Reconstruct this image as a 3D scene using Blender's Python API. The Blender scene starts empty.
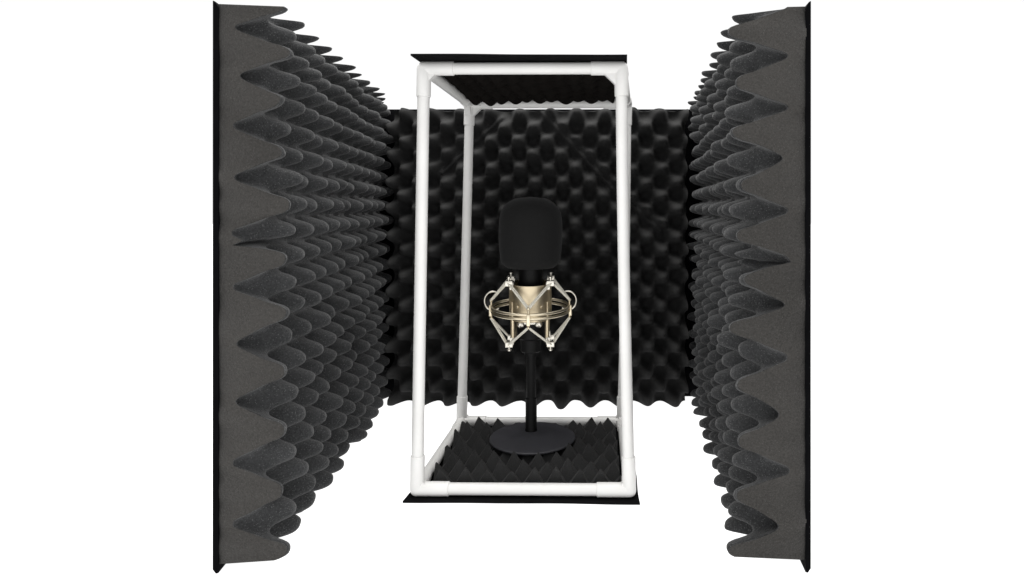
import bpy, bmesh, math, random
import numpy as np
from mathutils import Vector, Matrix

random.seed(7)
rng = np.random.default_rng(11)
scene = bpy.context.scene
COL = scene.collection
H = 0.3282                      # camera height above the white floor
PI = math.pi

# ------------------------------------------------------------------ materials
def new_mat(name):
    m = bpy.data.materials.new(name); m.use_nodes = True
    nt = m.node_tree
    b = nt.nodes.get('Principled BSDF')
    return m, nt, b

def foam_mat(name, dark, light, sheen=0.25, bump=0.35, spec=0.12, tint=(1, 1, 1), speck=0.5):
    m, nt, b = new_mat(name)
    N, L = nt.nodes, nt.links
    tc = N.new('ShaderNodeTexCoord')
    big = N.new('ShaderNodeTexNoise'); big.inputs['Scale'].default_value = 9; big.inputs['Detail'].default_value = 3
    fine = N.new('ShaderNodeTexNoise'); fine.inputs['Scale'].default_value = 620; fine.inputs['Detail'].default_value = 3; fine.inputs['Roughness'].default_value = 0.7
    vor = N.new('ShaderNodeTexVoronoi'); vor.inputs['Scale'].default_value = 520
    for t in (big, fine, vor): L.new(tc.outputs['Object'], t.inputs['Vector'])
    cr = N.new('ShaderNodeValToRGB')
    cr.color_ramp.elements[0].position = 0.3; cr.color_ramp.elements[0].color = (dark*tint[0], dark*tint[1], dark*tint[2], 1)
    cr.color_ramp.elements[1].position = 0.72; cr.color_ramp.elements[1].color = (light*tint[0], light*tint[1], light*tint[2], 1)
    mx = N.new('ShaderNodeMath'); mx.operation = 'MULTIPLY_ADD'; mx.inputs[1].default_value = 0.35; 
    L.new(big.outputs['Fac'], mx.inputs[0])
    m2 = N.new('ShaderNodeMath'); m2.operation = 'MULTIPLY'; m2.inputs[1].default_value = 0.65
    L.new(fine.outputs['Fac'], m2.inputs[0]); L.new(m2.outputs[0], mx.inputs[2])
    L.new(mx.outputs[0], cr.inputs['Fac'])
    # pale open pores scattered over the foam
    pr = N.new('ShaderNodeValToRGB')
    pr.color_ramp.elements[0].position = 0.10; pr.color_ramp.elements[0].color = (1, 1, 1, 1)
    pr.color_ramp.elements[1].position = 0.24; pr.color_ramp.elements[1].color = (0, 0, 0, 1)
    L.new(vor.outputs['Distance'], pr.inputs['Fac'])
    ad = N.new('ShaderNodeMixRGB'); ad.blend_type = 'ADD'
    sc = N.new('ShaderNodeMath'); sc.operation = 'MULTIPLY'; sc.inputs[1].default_value = light*speck
    L.new(pr.outputs['Color'], sc.inputs[0])
    ad.inputs['Fac'].default_value = 1
    L.new(cr.outputs['Color'], ad.inputs['Color1']); L.new(sc.outputs[0], ad.inputs['Color2'])
    L.new(ad.outputs['Color'], b.inputs['Base Color'])
    bp = N.new('ShaderNodeBump'); bp.inputs['Strength'].default_value = bump; bp.inputs['Distance'].default_value = 0.0012
    L.new(fine.outputs['Fac'], bp.inputs['Height']); L.new(bp.outputs['Normal'], b.inputs['Normal'])
    b.inputs['Roughness'].default_value = 0.9
    b.inputs['Specular IOR Level'].default_value = spec
    b.inputs['Sheen Weight'].default_value = sheen
    b.inputs['Sheen Roughness'].default_value = 0.5
    b.inputs['Sheen Tint'].default_value = (0.55, 0.55, 0.55, 1)
    return m

def plain_mat(name, col, rough=0.5, metal=0.0, spec=0.5, vary=0.1, scale=40, bump=0.0, bscale=300):
    m, nt, b = new_mat(name)
    N, L = nt.nodes, nt.links
    tc = N.new('ShaderNodeTexCoord')
    n = N.new('ShaderNodeTexNoise'); n.inputs['Scale'].default_value = scale; n.inputs['Detail'].default_value = 4
    L.new(tc.outputs['Object'], n.inputs['Vector'])
    cr = N.new('ShaderNodeValToRGB')
    cr.color_ramp.elements[0].position = 0.3; cr.color_ramp.elements[1].position = 0.7
    cr.color_ramp.elements[0].color = tuple(c*(1-vary) for c in col) + (1,)
    cr.color_ramp.elements[1].color = tuple(min(1, c*(1+vary)) for c in col) + (1,)
    L.new(n.outputs['Fac'], cr.inputs['Fac']); L.new(cr.outputs['Color'], b.inputs['Base Color'])
    rr = N.new('ShaderNodeMapRange'); rr.inputs['To Min'].default_value = max(0, rough-0.07); rr.inputs['To Max'].default_value = rough+0.07
    L.new(n.outputs['Fac'], rr.inputs['Value']); L.new(rr.outputs['Result'], b.inputs['Roughness'])
    b.inputs['Metallic'].default_value = metal
    b.inputs['Specular IOR Level'].default_value = spec
    if bump:
        n2 = N.new('ShaderNodeTexNoise'); n2.inputs['Scale'].default_value = bscale; n2.inputs['Detail'].default_value = 2
        L.new(tc.outputs['Object'], n2.inputs['Vector'])
        bp = N.new('ShaderNodeBump'); bp.inputs['Strength'].default_value = bump; bp.inputs['Distance'].default_value = 0.001
        L.new(n2.outputs['Fac'], bp.inputs['Height']); L.new(bp.outputs['Normal'], b.inputs['Normal'])
    return m

M_SIDE = foam_mat('charcoal_foam', 0.013, 0.054, sheen=0.32, bump=1.0, spec=0.04, speck=1.5, tint=(0.98, 1.0, 1.03))
M_RIM_LIT = foam_mat('charcoal_foam_cut_lit', 0.025, 0.064, sheen=0.12, bump=1.0, spec=0.04, speck=0.5, tint=(1.05, 1.0, 0.94))  # same foam; front light on the cut faces painted as lighter, warmer colour
M_BACK = foam_mat('black_foam', 0.020, 0.029, sheen=0.04, spec=0.05, bump=0.06, speck=0.1)
M_PAD = foam_mat('pyramid_foam', 0.019, 0.035, sheen=0.08, spec=0.05, bump=0.6, speck=0.3)
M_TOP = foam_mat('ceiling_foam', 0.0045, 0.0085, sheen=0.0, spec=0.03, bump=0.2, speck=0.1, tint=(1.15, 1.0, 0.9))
M_BOARD = plain_mat('black_board_fabric', (0.0025, 0.0025, 0.003), 0.85, spec=0.03, vary=0.3, bump=0.3, bscale=900)
M_CLOTH = plain_mat('black_felt', (0.004, 0.004, 0.0045), 0.9, spec=0.05, vary=0.3, bump=0.4, bscale=1200)
M_PVC = plain_mat('white_pvc', (0.73, 0.725, 0.71), 0.36, spec=0.4, vary=0.03, scale=25)
M_FIT = plain_mat('white_pvc_fitting', (0.74, 0.735, 0.72), 0.40, spec=0.4, vary=0.03, scale=25)
M_SCREEN = foam_mat('windscreen_foam', 0.0085, 0.0125, sheen=0.06, spec=0.1, bump=0.15, speck=0.08)
M_GOLD = plain_mat('champagne_metal', (0.62, 0.53, 0.375), 0.42, metal=1.0, vary=0.05, scale=120)
M_RING = plain_mat('pale_gold_metal', (0.68, 0.60, 0.45), 0.32, metal=1.0, vary=0.05, scale=120)
M_SILVER = plain_mat('nickel_metal', (0.66, 0.63, 0.56), 0.30, metal=1.0, vary=0.06, scale=120)
M_CORD = plain_mat('pale_elastic_cord', (0.72, 0.69, 0.60), 0.5, vary=0.12, scale=500)
M_BLACK = plain_mat('black_body_paint', (0.0035, 0.0035, 0.0035), 0.5, spec=0.15, vary=0.2)
M_BASE = plain_mat('dark_grey_cast_metal', (0.035, 0.035, 0.040), 0.5, spec=0.35, vary=0.12, scale=60, bump=0.25, bscale=700)

# ------------------------------------------------------------------ helpers
def link(name, verts, faces, mat, parent=None, smooth=True, autosharp=None):
    me = bpy.data.meshes.new(name)
    me.from_pydata([tuple(v) for v in verts], [], [tuple(f) for f in faces])
    me.update()
    return link_me(name, me, mat, parent, smooth, autosharp)

def link_me(name, me, mat, parent=None, smooth=True, autosharp=None):
    me.materials.append(mat)
    me.polygons.foreach_set('use_smooth', [bool(smooth)]*len(me.polygons))
    if autosharp: me.set_sharp_from_angle(angle=math.radians(autosharp))
    o = bpy.data.objects.new(name, me); COL.objects.link(o)
    if parent: o.parent = parent
    return o

def link_bm(name, bm, mat, parent=None, smooth=True, autosharp=35):
    bmesh.ops.recalc_face_normals(bm, faces=bm.faces[:])
    me = bpy.data.meshes.new(name); bm.to_mesh(me); bm.free()
    return link_me(name, me, mat, parent, smooth, autosharp)

def thing(name, label, cat, loc):
    o = bpy.data.objects.new(name, None); COL.objects.link(o)
    o.empty_display_size = 0.03
    o.location = loc; o['label'] = label; o['category'] = cat
    return o

def V(x, d, z): return Vector((x, d, z + H))       # z given relative to the eye height

def add_tube(bm, pts, r, seg=16, closed=False, caps=True):
    """sweep a circle along a polyline; r may be a list"""
    pts = [Vector(p) for p in pts]; n = len(pts)
    rs = r if isinstance(r, (list, tuple)) else [r]*n
    rings = []; ref = None
    for i, p in enumerate(pts):
        if closed: t = (pts[(i+1) % n]-pts[i-1]).normalized()
        else: t = (pts[min(i+1, n-1)]-pts[max(i-1, 0)]).normalized()
        if ref is None:
            a = Vector((0, 0, 1)) if abs(t.z) < 0.9 else Vector((1, 0, 0))
            ref = (a - t*a.dot(t)).normalized()
        else: ref = (ref - t*ref.dot(t)).normalized()
        bi = t.cross(ref)
        rings.append([bm.verts.new(p + (ref*math.cos(2*PI*k/seg)+bi*math.sin(2*PI*k/seg))*rs[i]) for k in range(seg)])
    m = n if closed else n-1
    for i in range(m):
        A, B = rings[i], rings[(i+1) % n]
        for k in range(seg):
            bm.faces.new((A[k], A[(k+1) % seg], B[(k+1) % seg], B[k]))
    if caps and not closed:
        bm.faces.new(rings[0][::-1]); bm.faces.new(rings[-1])

def add_lathe(bm, prof, seg=48, M=Matrix.Identity(4)):
    rings = []
    for r, z in prof:
        if r < 1e-6: rings.append([bm.verts.new(M @ Vector((0, 0, z)))])
        else: rings.append([bm.verts.new(M @ Vector((r*math.cos(2*PI*k/seg), r*math.sin(2*PI*k/seg), z))) for k in range(seg)])
    for A, B in zip(rings, rings[1:]):
        for k in range(seg):
            k2 = (k+1) % seg
            if len(A) == 1 and len(B) == 1: continue
            if len(A) == 1: bm.faces.new((A[0], B[k2], B[k]))
            elif len(B) == 1: bm.faces.new((A[k], A[k2], B[0]))
            else: bm.faces.new((A[k], A[k2], B[k2], B[k]))

def add_box(bm, c, s, M=Matrix.Identity(4), bev=0.0):
    r = bmesh.ops.create_cube(bm, size=1.0)
    vs = r['verts']
    for v in vs: v.co = M @ (Vector(c) + Vector((v.co.x*s[0], v.co.y*s[1], v.co.z*s[2])))
    if bev:
        es = list({e for v in vs for e in v.link_edges})
        bmesh.ops.bevel(bm, geom=es, offset=bev, segments=2, profile=0.5, affect='EDGES')

class Wob:
    """smooth random field: a sum of random waves"""
    def __init__(s, freq, n=10):
        th = rng.uniform(0, 2*PI, n); f = freq*rng.uniform(0.5, 1.4, n)
        s.kx, s.ky, s.p = f*np.cos(th), f*np.sin(th), rng.uniform(0, 2*PI, n); s.n = n
    def __call__(s, u, v):
        t = 0
        for a, b, p in zip(s.kx, s.ky, s.p): t = t + np.sin(a*u + b*v + p)
        return t/math.sqrt(s.n/2)

def foam_grid(name, O, U, Vd, Nn, u0, u1, v0, v1, nu, nv, hfun, mat, parent, bev=0.0013, edge=0.0005, smooth=True, sharp=None, rim=None):
    """a sheet of cut foam: relief on the front, straight cut rims, flat back"""
    us = np.concatenate([[u0+bev*0.35], np.linspace(u0+bev, u1-bev, nu), [u1-bev*0.35]])
    vs = np.concatenate([[v0+bev*0.35], np.linspace(v0+bev, v1-bev, nv), [v1-bev*0.35]])
    uu, vv = np.meshgrid(us, vs, indexing='ij')
    hh = hfun(uu, vv)
    hh[0, :] -= bev*0.4; hh[-1, :] -= bev*0.4; hh[:, 0] -= bev*0.4; hh[:, -1] -= bev*0.4
    a, b = hh.shape
    O = np.array(O); U = np.array(U); Vd = np.array(Vd); Nn = np.array(Nn)
    P = lambda u, v, h: O + np.multiply.outer(u, U) + np.multiply.outer(v, Vd) + np.multiply.outer(h, Nn)
    verts = [P(uu, vv, hh).reshape(-1, 3)]
    idx = np.arange(a*b).reshape(a, b)
    F = np.stack([idx[:-1, :-1], idx[1:, :-1], idx[1:, 1:], idx[:-1, 1:]], -1).reshape(-1, 4).tolist()
    loop = ([(i, 0) for i in range(a)] + [(a-1, j) for j in range(1, b)] +
            [(i, b-1) for i in range(a-2, -1, -1)] + [(0, j) for j in range(b-2, 0, -1)])
    li = np.array(loop); n = len(loop)
    wob = Wob(220)
    lu = np.where(li[:, 0] == 0, u0, np.where(li[:, 0] == a-1, u1, us[li[:, 0]]))
    lv = np.where(li[:, 1] == 0, v0, np.where(li[:, 1] == b-1, v1, vs[li[:, 1]]))
    w = edge*wob(lu, lv)
    lu = lu + np.where(li[:, 0] == 0, w, 0) - np.where(li[:, 0] == a-1, w, 0)
    lv = lv + np.where(li[:, 1] == 0, w, 0) - np.where(li[:, 1] == b-1, w, 0)
    lh = np.maximum(hh[li[:, 0], li[:, 1]] - bev*0.6, 0.0002)
    cnt = a*b
    ring_b = cnt + np.arange(n); verts.append(P(lu, lv, lh)); cnt += n        # rounded lip
    ring_c = cnt + np.arange(n); verts.append(P(lu, lv, lh)); cnt += n        # cut rim, own verts -> crisp edge
    ring_d = cnt + np.arange(n); verts.append(P(lu, lv, lh*0)); cnt += n
    ri = idx[li[:, 0], li[:, 1]]
    for k in range(n):
        k2 = (k+1) % n
        F.append([int(ri[k]), int(ring_b[k]), int(ring_b[k2]), int(ri[k2])][::-1])
        F.append([int(ring_c[k]), int(ring_d[k]), int(ring_d[k2]), int(ring_c[k2])][::-1])
    F.append([int(x) for x in ring_d])
    vts = np.concatenate(verts)
    flip = np.dot(np.cross(U, Vd), Nn) < 0
    if flip: F = [f[::-1] for f in F]
    o = link(name, vts, F, mat, parent, smooth, sharp)
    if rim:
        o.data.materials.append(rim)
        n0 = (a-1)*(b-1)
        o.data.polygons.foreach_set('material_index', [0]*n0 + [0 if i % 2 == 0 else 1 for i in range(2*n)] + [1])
    return o

# ------------------------------------------------------------------ the setting: white floor, given its own glow, running into the white surround
fl = bpy.data.meshes.new('floor')
fl.from_pydata([(-12, -12, 0), (12, -12, 0), (12, 12, 0), (-12, 12, 0)], [], [(0, 1, 2, 3)])
mfl, nt, b = new_mat('white_glow_floor')
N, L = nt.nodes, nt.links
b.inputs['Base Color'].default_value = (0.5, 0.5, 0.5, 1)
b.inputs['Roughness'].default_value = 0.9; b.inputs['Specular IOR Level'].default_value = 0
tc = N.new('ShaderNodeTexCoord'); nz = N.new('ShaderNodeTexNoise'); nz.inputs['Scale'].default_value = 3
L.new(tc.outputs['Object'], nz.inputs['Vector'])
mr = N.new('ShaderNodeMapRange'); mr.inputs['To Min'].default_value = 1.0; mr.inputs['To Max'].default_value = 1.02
L.new(nz.outputs['Fac'], mr.inputs['Value']); L.new(mr.outputs['Result'], b.inputs['Emission Strength'])  # added glow, no real source: keeps the floor pure white and shadowless
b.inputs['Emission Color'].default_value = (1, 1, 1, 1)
floor = link_me('floor', fl, mfl, None, False); floor['kind'] = 'structure'

# ------------------------------------------------------------------ side panels
# profile of one foam finger: flared foot, steep flank, blunt round tip
LX = np.linspace(0, 1, 401)
LY = np.interp(LX, [0, .05, .15, .35, .545, .66, .74, .826, .90, .94, 1], [0, .065, .22, .42, .565, .68, .785, .890, .955, .980, 1])
LYp = np.concatenate([LY[1:31][::-1], LY, 2*LY[-1]-LY[-31:-1][::-1]])
LY = np.convolve(LYp, np.hanning(49)/np.hanning(49).sum(), 'same')[30:-30]
LY = np.clip((LY-LY[0])/(LY[-1]-LY[0]), 0, 1)
def finger(c): return np.interp(c, LX, LY)
def wall_relief(peaks_z, per, shift, seam_z, bb, aa, wa, wb, wc):
    """egg-crate relief; peaks_z lists the heights of the peak rows (top to bottom)"""
    zz = np.array(peaks_z[::-1]); ph = np.arange(len(zz))[::-1].astype(float)
    s0 = (ph[1]-ph[0])/(zz[1]-zz[0]); s1 = (ph[-1]-ph[-2])/(zz[-1]-zz[-2])
    def phase(z):
        p = np.interp(z, zz, ph)
        p = np.where(z < zz[0], ph[0]+(z-zz[0])*s0, p)
        return np.where(z > zz[-1], ph[-1]+(z-zz[-1])*s1, p)
    def h(u, v):
        uu = u + 0.0019*wa(u, v); v2 = v + 0.0007*wb(u, v)
        c = (1 + np.cos(2*PI*(uu/per - shift))*np.cos(2*PI*phase(v2)))/2
        c = np.clip(c, 0, 1)
        hh = bb + aa*finger(c)*(1 + 0.06*wc(u, v)) + 0.0006*wa(v*3, u*3)
        # where the two mats of the panel meet the foam is pinched into a dark fold
        d = v + 0.0012*wb(u*2, v) - seam_z
        g = np.exp(-np.abs(d/0.0028)**1.5)*np.clip(1.05 - u/0.045, 0, 1)
        return hh*(1-g) + g*np.minimum(hh, bb*0.8)
    return h

zp = lambda y: (207-y)*0.555/620
def side_panel(label, x_front, x_back, sgn, peaks, seam, top, bot, btop, bbot, per, shift):
    d0, d1 = 0.555, 1.066
    A = Vector((x_front, d0, 0)); Bk = Vector((x_back, d1, 0))
    U = (Bk-A).normalized(); Ln = (Bk-A).length
    Nn = Vector((U.y, -U.x, 0))*sgn             # into the booth
    t = thing('foam_side_panel', label, 'foam panel', (A+Bk)/2)
    inv = Matrix.Translation(-t.location)
    th = 0.0048 if sgn > 0 else 0.0046
    # backing board: a thin fabric covered sheet with slanted top and bottom edges
    prof = [(0, btop), (th*0.35, btop-0.0006), (th, btop-0.0065), (th, bbot), (th*0.55, bbot-0.0004), (0, bbot+0.0036)]
    bm = bmesh.new(); rings = []
    wv = Wob(14)
    for i in range(25):
        u = -0.0015 + (Ln+0.003)*i/24
        rings.append([bm.verts.new(inv @ (A + U*u + Nn*(q + 0.0005*float(wv(u, z))) + Vector((0, 0, z+H)))) for q, z in prof])
    for R1, R2 in zip(rings, rings[1:]):
        for k in range(6): bm.faces.new((R1[k], R1[(k+1) % 6], R2[(k+1) % 6], R2[k]))
    bm.faces.new(rings[0]); bm.faces.new(rings[-1][::-1])
    link_bm('backing_board', bm, M_BOARD, t, True, 30)
    hf = wall_relief([zp(y)*0.5605/0.555 for y in peaks], per, shift, zp(seam), *((0.0125, 0.0450) if sgn > 0 else (0.0165, 0.0465)), Wob(60), Wob(60), Wob(75))
    O = A + Nn*(th+0.0004) + Vector((0, 0, H)) - t.location
    foam_grid('foam_sheet', O, U, (0, 0, 1), Nn, 0, Ln, bot, top, 260, 280, hf, M_SIDE, t, bev=0.0010, rim=M_RIM_LIT)
    return t

side_panel('tall charcoal egg-crate foam panel on the left side of the booth, tips pointing right',
           -0.3375, -0.402, 1, [5, 51, 101, 152, 204, 259, 313, 373, 431, 492, 552], 243,
           zp(4), zp(565), zp(1), zp(572.5), 0.0475, 0.06)
side_panel('tall charcoal egg-crate foam panel on the right side of the booth, tips pointing left',
           0.1985, 0.2385, -1, [-17, 33, 82, 132, 184, 236, 280, 328, 386, 441, 497, 552], 262,
           zp(6), zp(560.5), zp(1.5), zp(571.5), 0.0475, 0.06)

# ------------------------------------------------------------------ back panel
bt = thing('foam_back_panel', 'black egg-crate foam panel standing across the back behind the microphone', 'foam panel', (-0.08, 1.07, 0))
bm = bmesh.new()
add_box(bm, (-0.0818+0.08, 1.0745-1.07, (0.169-0.3276)/2+H), (0.634, 0.006, 0.169+0.3276), bev=0.0012)
link_bm('backing_board', bm, M_BOARD, bt)
wA, wB, wC = Wob(45), Wob(45), Wob(60)
def seg_d(u, v, p, q):
    p = np.array(p); q = np.array(q); d = q-p; l2 = d @ d
    t = np.clip(((u-p[0])*d[0]+(v-p[1])*d[1])/l2, 0, 1)
    return np.hypot(u-p[0]-t*d[0], v-p[1]-t*d[1])
def px2(x, y): return ((x-590)*1.02/620, (207-y)*1.02/620)
creases = [(px2(538, 108), px2(613, 188)), (px2(613, 188), px2(662, 232)), (px2(500, 117), px2(474, 140)), (px2(474, 140), px2(440, 172))]
def back_h(u, v):
    a = 2*PI*(u + 0.0014*wA(u, v) + 0.0942)/0.0472
    b = 2*PI*(v + 0.0012*wB(u, v) - 0.1325)/0.0454
    c = np.clip((1 + np.cos(a/1.0)*np.cos(b/1.0))/2, 0, 1)
    h = 0.017 + 0.045*(0.2*c + 0.8*np.sin(PI/2*c**2.2))*(1+0.07*wC(u, v))
    for p, q in creases:
        d = seg_d(u, v, p, q)
        g = np.exp(-(d/0.0095)**2)
        h = h*(1-0.85*g) + 0.85*g*0.030 + 0.006*np.exp(-((d-0.001)/0.0025)**2)
    return h
foam_grid('foam_sheet', Vector((0, 1.0690, H))-bt.location, (1, 0, 0), (0, 0, 1), (0, -1, 0),
          -0.332, 0.161, -0.3278, 0.1615, 260, 260, back_h, M_BACK, bt)

# ------------------------------------------------------------------ white pipe frame
R_P, R_S = 0.0067, 0.0079
zb = -0.3179
C = {('f', 'l', 't'): V(-0.1874, 0.700, 0.1562), ('f', 'r', 't'): V(0.0350, 0.698, 0.1562),
     ('f', 'l', 'b'): V(-0.1952, 0.700, zb), ('f', 'r', 'b'): V(0.0440, 0.697, zb),
     ('b', 'l', 't'): V(-0.1786, 0.920, 0.1530), ('b', 'r', 't'): V(0.0545, 0.918, 0.1530),
     ('b', 'l', 'b'): V(-0.1905, 0.920, zb), ('b', 'r', 'b'): V(0.0472, 0.918, zb)}
ft = thing('pipe_frame', 'white plastic pipe box frame standing upright around the microphone', 'frame', V(-0.0745, 0.81, -0.3252))
fo = ft.location
keys = list(C)
flip = {'f': 'b', 'b': 'f', 'l': 'r', 'r': 'l', 't': 'b'}
def other(k, ax):
    k = list(k)
    if ax == 0: k[0] = 'b' if k[0] == 'f' else 'f'
    if ax == 1: k[1] = 'r' if k[1] == 'l' else 'l'
    if ax == 2: k[2] = 'b' if k[2] == 't' else 't'
    return tuple(k)
done = set()
for k in keys:
    for ax in range(3):
        o = other(k, ax)
        if (o, k) in done: continue
        done.add((k, o))
        a, b2 = C[k]-fo, C[o]-fo
        d = (b2-a).normalized()
        bm = bmesh.new()
        n = 14; pts = []
        bow = Vector((random.uniform(-1, 1), random.uniform(-1, 1), 0))*(0.0012 if ax == 2 else 0.0)
        for i in range(n+1):
            f = i/n
            pts.append(a + d*0.009 + (b2-a-d*0.018)*f + bow*math.sin(PI*f))
        add_tube(bm, pts, R_P, 24)
        link_bm('pipe', bm, M_PVC, ft)
for k in keys:
    bm = bmesh.new(); c = C[k]-fo
    dirs = [((C[other(k, ax)]-fo)-c).normalized() for ax in range(3)]
    r = bmesh.ops.create_uvsphere(bm, u_segments=24, v_segments=16, radius=R_S)
    for v in r['verts']: v.co += c
    lens = (0.030, 0.034 if k[2] == 't' else 0.0365, 0.032 if k[2] == 't' else 0.0375)
    for d, ln in zip(dirs, lens):
        add_tube(bm, [c, c+d*(ln-0.0006), c+d*ln, c+d*ln], [R_S, R_S, R_S-0.0005, R_P-0.0003], 24, caps=False)
    for i in range(3):
        for j in range(i+1, 3):
            d1, d2 = dirs[i], dirs[j]; nn = d1.cross(d2).normalized()*0.0042
            cv = []
            ln = {('f','r','t'): 0.027, ('b','l','t'): 0.026, ('f','l','t'): 0.022}.get(k, 0.0175)
            for q in range(7):
                f = q/6; cv.append(c + d1*(ln*(1-f)) + d2*(ln*f) - (d1+d2)*0.0006*math.sin(PI*f))
            p = [c] + [c+d1*ln] + cv[1:-1] + [c+d2*ln]
            top = [bm.verts.new(x+nn) for x in p]; bo = [bm.verts.new(x-nn) for x in p]
            bm.faces.new(top); bm.faces.new(bo[::-1])
            for q in range(len(p)):
                q2 = (q+1) % len(p); bm.faces.new((top[q], bo[q], bo[q2], top[q2]))
    link_bm('corner_fitting', bm, M_FIT, ft)

# ------------------------------------------------------------------ foam pads of the frame
def sheet(name, corners, th, mat, parent, wob_amp, n=40):
    """thin cloth-like sheet; corners = fl, fr, br, bl relative to parent"""
    w = Wob(28); fl_, fr_, br_, bl_ = [np.array(c) for c in corners]
    vs = []; F = []
    g = np.linspace(0, 1, n)
    for lay in (1, 0):
        for i in g:
            for j in g:
                p = (1-j)*((1-i)*fl_+i*fr_) + j*((1-i)*bl_+i*br_)
                e = 0.0007*float(w(i*0.4, j*0.4))
                p = p + np.array([e if i in (0, 1) else 0, e if j in (0, 1) else 0, (th if lay else 0) + wob_amp*float(w(p[0], p[1]))])
                vs.append(p)
    N2 = n*n
    for i in range(n-1):
        for j in range(n-1):
            a = i*n+j; F.append((a, a+n, a+n+1, a+1)); F.append((N2+a, N2+a+1, N2+a+n+1, N2+a+n))
    lp = [i*n for i in range(n)] + [(n-1)*n+j for j in range(1, n)] + [i*n+n-1 for i in range(n-2, -1, -1)] + [j for j in range(n-2, 0, -1)]
    for k in range(len(lp)):
        a, b2 = lp[k], lp[(k+1) % len(lp)]; F.append((a, N2+a, N2+b2, b2))
    return link(name, vs, F, mat, parent, True, 40)

tp = thing('top_foam_pad', 'black foam pad on a thin sheet lying over the top of the white frame', 'foam pad', V(-0.075, 0.81, 0.1634))
tl = tp.location
sheet('cover_sheet', [V(-0.1935, 0.6720, 0.1637)-tl, V(0.0405, 0.6720, 0.1635)-tl, V(0.052, 0.932, 0.1606)-tl, V(-0.1745, 0.932, 0.1606)-tl], 0.0020, M_CLOTH, tp, 0.00025)
wt, wt2 = Wob(50), Wob(40)
def top_h(u, v):
    c = (1 + np.cos(2*PI*(u+0.002*wt(u, v))/0.0370)*np.cos(2*PI*(v+0.0110+0.001*wt2(u, v))/0.0370))/2
    return 0.0015 + 0.0095*np.clip(c, 0, 1)*(1+0.18*wt2(v, u))
sl = (0.1606-0.1637)/(0.932-0.672)
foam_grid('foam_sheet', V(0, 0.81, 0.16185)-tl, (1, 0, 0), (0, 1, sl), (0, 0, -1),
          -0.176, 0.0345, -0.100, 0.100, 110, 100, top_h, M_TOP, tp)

bp_ = thing('bottom_foam_pad', 'black pyramid foam pad on a thin sheet on the floor inside the white frame', 'foam pad', V(-0.075, 0.81, -H))
bl = bp_.location
sheet('cover_sheet', [V(-0.2065, 0.6865, -H+0.0006)-bl, V(0.0565, 0.6835, -H+0.0006)-bl, V(0.0555, 0.934, -H+0.0006)-bl, V(-0.190, 0.934, -H+0.0006)-bl], 0.0019, M_CLOTH, bp_, 0.0002)
DX, DD, DR = -0.0766, 0.826, 0.0568                # stand base
PITCH, PV = 0.0262, 0.0255
jit = rng.uniform(-1, 1, (40, 40, 3))
def pyr_h(u, v):
    v = v + 0.010; iv = np.floor(v/PV); u = u + 0.5*PITCH*(iv % 2); iu = np.floor(u/PITCH)
    ja = jit[iu.astype(int) % 40, iv.astype(int) % 40]
    fx = (u/PITCH-iu)*2-1; fy = (v/PV-iv)*2-1
    ox, oy = ja[..., 0]*0.22, ja[..., 1]*0.22
    tx = np.where(fx < ox, (fx+1)/(1+ox), (1-fx)/(1-ox)); ty = np.where(fy < oy, (fy+1)/(1+oy), (1-fy)/(1-oy))
    h = 0.0030 + 0.0225*np.clip(1-3.2*(v-0.055), 0.80, 1)*np.clip((u+0.196)/0.022, 0.72, 1)*np.minimum(tx, ty)*(1+0.13*ja[..., 2])
    u = u - 0.5*PITCH*(iv % 2); v = v - 0.010
    r = np.hypot(u-DX, np.where(v > DD-0.81, np.maximum(v-(DD-0.81)-0.03, 0), v-(DD-0.81)))
    lim = np.where(r < DR+0.002, 0.0168, 1.0)
    soft = np.clip((r-DR-0.002)/0.005, 0, 1)
    return np.minimum(h, lim)*(0.86+0.14*soft)
foam_grid('foam_sheet', V(0, 0.81, -H+0.0030)-bl, (1, 0, 0), (0, 1, 0), (0, 0, 1),
          -0.1835, 0.0352, -0.100, 0.0925, 220, 195, pyr_h, M_PAD, bp_, bev=0.0006, smooth=False)

# ------------------------------------------------------------------ microphone, windscreen, shock mount, stand
MX, MD = -0.0795, 0.832
st = thing('microphone_stand', 'dark desktop microphone stand with a flat round base on the pyramid foam', 'microphone stand', V(DX, DD, -0.3083))
so = st.location
bm = bmesh.new()
add_lathe(bm, [(0, 0), (DR-0.001, 0), (DR, 0.0005), (DR, 0.0018), (DR-0.0010, 0.0027), (DR*0.8, 0.0036), (DR*0.4, 0.0052), (0.017, 0.0062), (0.013, 0.0066), (0, 0.0066)], 72)
link_bm('base_plate', bm, M_BASE, st, True, 30)
bm = bmesh.new()
add_lathe(bm, [(0, 0.0050), (0.0082, 0.0050), (0.0082, 0.0085), (0.0077, 0.0095), (0.0077, 0.050), (0.0066, 0.0515), (0.0066, 0.1075), (0.0095, 0.108), (0.0095, 0.1150), (0, 0.1150)], 32, Matrix.Translation((MX-DX, 0.012, 0)))
link_bm('pole', bm, M_BLACK, st, True, 30)

mt = thing('microphone', 'black condenser microphone body held upright in the shock mount on the stand', 'microphone', V(MX, MD, -0.181))
bm = bmesh.new()
add_lathe(bm, [(0, -0.0125), (0.0125, -0.0125), (0.0137, -0.0115), (0.0140, 0.004), (0.0187, 0.0065), (0.0187, 0.026), (0.0215, 0.028), (0.0215, 0.066), (0.0205, 0.070), (0.0180, 0.071), (0, 0.071)], 48)
link_bm('body', bm, M_BLACK, mt, True, 35)
bm = bmesh.new()
add_lathe(bm, [(0.0160, 0.0712), (0.0165, 0.0725), (0.0160, 0.108), (0, 0.108)], 48)
link_bm('neck', bm, M_BLACK, mt, True, 35)

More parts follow.
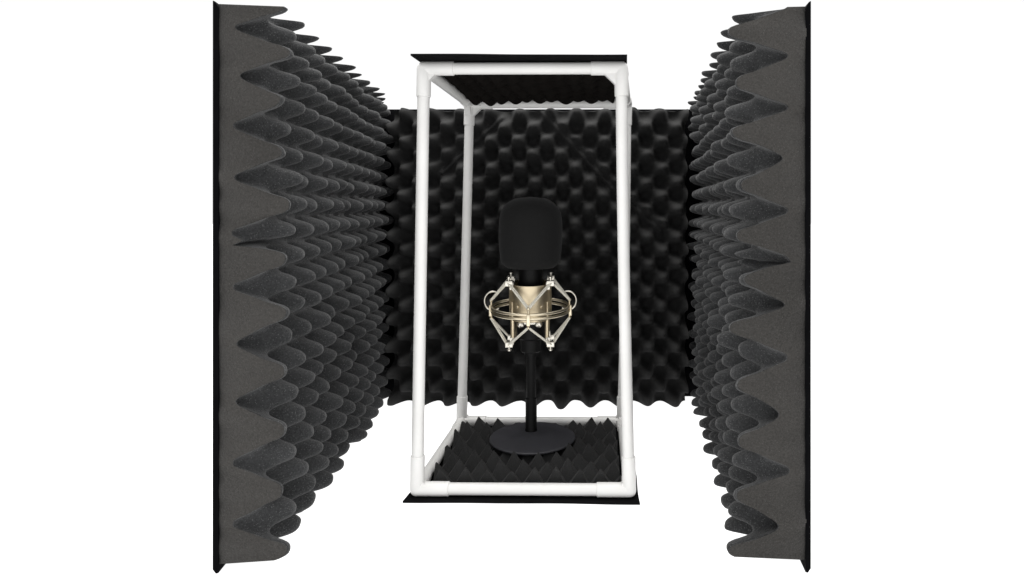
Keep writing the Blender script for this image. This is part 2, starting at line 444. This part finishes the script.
ws = thing('foam_windscreen', 'smooth black rounded foam windscreen pulled over the top of the microphone', 'windscreen', V(MX, MD, -0.0812))
seg, prof = 64, []
hw = 0.0950
bm = bmesh.new()
P2 = []
for i in range(49):
    f = i/48; z = f*hw
    r = 0.0396 + 0.0038*math.sin(PI*min(1, f/0.95))
    r *= 1.012 - 0.045*(1-f)
    top = max(0, (z-(hw-0.037))/0.037)
    r *= (max(0, 1-top**2.9))**(1/2.5)
    bo = max(0, (0.012-z)/0.012)
    r *= 1-0.20*bo**2.2
    P2.append((max(r, 0), z))
P2 = [(0.0163, 0.004), (0.020, -0.0005)] + P2[:]
P2[-1] = (0, hw)
add_lathe(bm, P2, seg)
wv = Wob(70)
for v in bm.verts:
    n_ = 1 + 0.008*float(wv(v.co.x*1.3 + v.co.z, v.co.y + v.co.z*0.7))
    v.co.x *= n_; v.co.y *= n_
link_bm('foam_cap', bm, M_SCREEN, ws, True, 80)

# shock mount --------------------------------------------------------------
sm = thing('shock_mount', 'champagne metal spider shock mount with pale cords around the microphone', 'shock mount', V(MX-0.0004, MD, -0.1358))
T = Matrix.Rotation(math.radians(2.6), 4, 'Z') @ Matrix.Rotation(math.radians(3.5), 4, 'X')
RR = 0.0513
for dz, nm in ((0.0030, 'outer_ring'), (-0.0024, 'outer_ring')):
    bm = bmesh.new()
    add_tube(bm, [T @ Vector((RR*math.cos(a), RR*math.sin(a), dz)) for a in np.linspace(0, 2*PI, 96, endpoint=False)], 0.0019, 12, closed=True)
    link_bm(nm, bm, M_RING, sm, True, None)
# sleeve (open cylinder with wall)
bm = bmesh.new()
ro, ri_ = 0.0284, 0.0264
add_lathe(bm, [(ri_, 0.0340), (ri_+0.0004, 0.0347), (ro-0.0004, 0.0347), (ro, 0.0342), (ro, -0.0125), (ro-0.0005, -0.0130), (ri_, -0.0130), (ri_, 0.0340)], 64, T)
link_bm('sleeve', bm, M_GOLD, sm, True, 35)
for sx in (-1, 1):
    bm = bmesh.new()
    a = math.radians(-90 + sx*34)
    Mx = T @ Matrix.Rotation(a, 4, 'Z') @ Matrix.Translation((ro+0.0002, 0, 0.0068)) @ Matrix.Rotation(PI/2, 4, 'Y')
    add_lathe(bm, [(0.0019, -0.0008), (0.0019, 0.0007), (0.0013, 0.0013), (0, 0.0013)], 16, Mx)
    link_bm('screw', bm, M_RING, sm, True, 40)
# hooks on sleeve (upper, lower), four clips on the ring
HX, HY = 0.0272, 0.0175
ucorn = [(-HX, -HY), (HX, -HY), (HX, HY), (-HX, HY)]
def hook_at(x, y, z, up):
    bm = bmesh.new()
    add_box(bm, (x, y, z), (0.0100, 0.0080, 0.0072), T, 0.0009)
    inn = Vector((x, y, 0)).normalized()
    add_box(bm, (x-inn.x*0.0040, y-inn.y*0.0040, z-0.004*up), (0.0052, 0.0052, 0.0100), T, 0.0007)
    add_tube(bm, [T @ Vector((x, y, z)), T @ Vector((x, y, z+up*0.0075))], 0.0015, 10)
    add_lathe(bm, [(0, 0), (0.0028, 0), (0.0028, 0.0016), (0, 0.0016)], 12, T @ Matrix.Translation((x, y, z+up*0.0068 - (0.0016 if up < 0 else 0))))
    link_bm('hook', bm, M_SILVER, sm, True, 35)
ZU, ZL = 0.0372, -0.0440
for x, y in ucorn:
    hook_at(x, y, ZU, 1)
    hook_at(x, y, ZL, -1)
    bm = bmesh.new()
    n2 = Vector((x, y, 0)).normalized()
    add_tube(bm, [T @ Vector((n2.x*0.0268, n2.y*0.0268, 0.012)), T @ Vector((n2.x*0.0268, n2.y*0.0268, ZL+0.002))], 0.0030, 14)
    link_bm('post', bm, M_GOLD, sm, True, 35)
clips = [(0, -RR-0.0015), (RR+0.001, 0), (0, RR+0.0015), (-RR-0.001, 0)]
CU, CL = 0.0112, -0.0130
for x, y in clips:
    bm = bmesh.new()
    n2 = Vector((x, y, 0)).normalized(); off = n2*0.0016
    add_box(bm, (x+off.x, y+off.y, -0.003), (0.0046 if abs(x) < 0.01 else 0.0032, 0.0032 if abs(x) < 0.01 else 0.0046, 0.0150), T, 0.0010)
    for zz in (CU, CL):
        r = bmesh.ops.create_uvsphere(bm, u_segments=12, v_segments=8, radius=0.0024)
        for v in r['verts']: v.co = T @ (v.co + Vector((x, y, zz)))
    add_tube(bm, [T @ Vector((x, y, CL)), T @ Vector((x, y, CU))], 0.0013, 10)
    link_bm('clip', bm, M_RING, sm, True, 35)
for zh, zc in ((ZU+0.0015, CU), (ZL-0.0015, CL)):
    bm = bmesh.new()
    seq = []
    cl = [clips[3], clips[0], clips[1], clips[2]]
    for i in range(4):
        seq.append(Vector((cl[i][0], cl[i][1], zc))); seq.append(Vector((ucorn[i][0]*1.05, ucorn[i][1]*1.05, zh)))
    for i in range(8):
        a, b2 = seq[i], seq[(i+1) % 8]
        nrm = (b2-a).normalized().cross(Vector((0, 0, 1))).normalized()*0.0012
        for sg in (-1, 1):                      # the cord runs doubled
            add_tube(bm, [T @ (a+nrm*sg), T @ (b2+nrm*sg)], 0.0012, 8)
    link_bm('elastic_cord', bm, M_CORD, sm, True, 40)
for sx in (-1, 1):
    bm = bmesh.new(); pts = []
    for i in range(25):
        a = math.radians(70 + 240*i/24) if True else 0
        x = 0.0500 + 0.0115*-math.cos(a); z = 0.0098 + 0.0128*math.sin(a)
        pts.append(T @ Vector((sx*x, 0.002, z)))
    add_tube(bm, pts, 0.0012, 10)
    link_bm('side_loop', bm, M_SILVER, sm, True, 40)
bm = bmesh.new()
for sx in (-1, 1):
    Mx = T @ Matrix.Translation((sx*0.0115, -0.0215, -0.0165)) @ Matrix.Rotation(sx*0.6, 4, 'Y') @ Matrix.Scale(0.6, 4, (0, 1, 0))
    r = bmesh.ops.create_uvsphere(bm, u_segments=14, v_segments=10, radius=0.0048)
    for v in r['verts']: v.co = Mx @ v.co
add_box(bm, (0, -0.0205, -0.0150), (0.020, 0.004, 0.004), T, 0.001)
link_bm('wing_nut', bm, M_SILVER, sm, True, 40)

# ------------------------------------------------------------------ light
w = bpy.data.worlds.new('World'); scene.world = w; w.use_nodes = True
nt = w.node_tree; N, L = nt.nodes, nt.links
bg = N['Background']
tc = N.new('ShaderNodeTexCoord'); sp = N.new('ShaderNodeSeparateXYZ')
L.new(tc.outputs['Generated'], sp.inputs['Vector'])
mr = N.new('ShaderNodeMapRange'); mr.inputs['From Min'].default_value = 0.30; mr.inputs['From Max'].default_value = 1.0
mr.inputs['To Min'].default_value = 0.0; mr.inputs['To Max'].default_value = 0.9
L.new(sp.outputs['Z'], mr.inputs['Value'])
m2 = N.new('ShaderNodeMapRange'); m2.interpolation_type = 'SMOOTHSTEP'      # white surround ahead, set dimmer behind the camera to shape contrast
m2.inputs['From Min'].default_value = -0.1; m2.inputs['From Max'].default_value = 0.5
m2.inputs['To Min'].default_value = 0.92; m2.inputs['To Max'].default_value = 1.02
L.new(sp.outputs['Y'], m2.inputs['Value'])
ad = N.new('ShaderNodeMath'); ad.operation = 'ADD'
L.new(m2.outputs['Result'], ad.inputs[0]); L.new(mr.outputs['Result'], ad.inputs[1]); L.new(ad.outputs[0], bg.inputs['Strength'])
bg.inputs['Color'].default_value = (1, 1, 1, 1)

def area(name, loc, target, size, power, col=(1, 1, 1)):
    ld = bpy.data.lights.new(name, 'AREA'); ld.energy = power; ld.size = size; ld.color = col
    o = bpy.data.objects.new(name, ld); COL.objects.link(o); o.location = loc
    o.rotation_euler = (Vector(target)-Vector(loc)).to_track_quat('-Z', 'Y').to_euler()
    return o
area('overhead_softbox', (-0.10, 0.80, 1.25), (-0.08, 0.95, 0.25), 0.7, 18, (1.0, 0.985, 0.96))

# ------------------------------------------------------------------ camera
cd = bpy.data.cameras.new('camera'); cam = bpy.data.objects.new('camera', cd); COL.objects.link(cam)
cam.location = (0, 0, H); cam.rotation_euler = (PI/2, 0, 0)
cd.sensor_width = 36; cd.sensor_fit = 'HORIZONTAL'
cd.lens = 620/1024*36
cd.shift_x = -(590-512)/1024
cd.shift_y = -(287.5-207)/1024
cd.clip_start = 0.01; cd.clip_end = 100
scene.camera = cam

scene.render.engine = 'CYCLES'
scene.view_settings.view_transform = 'Standard'
scene.view_settings.look = 'None'
scene.view_settings.exposure = 0
scene.render.resolution_x = 1024; scene.render.resolution_y = 575
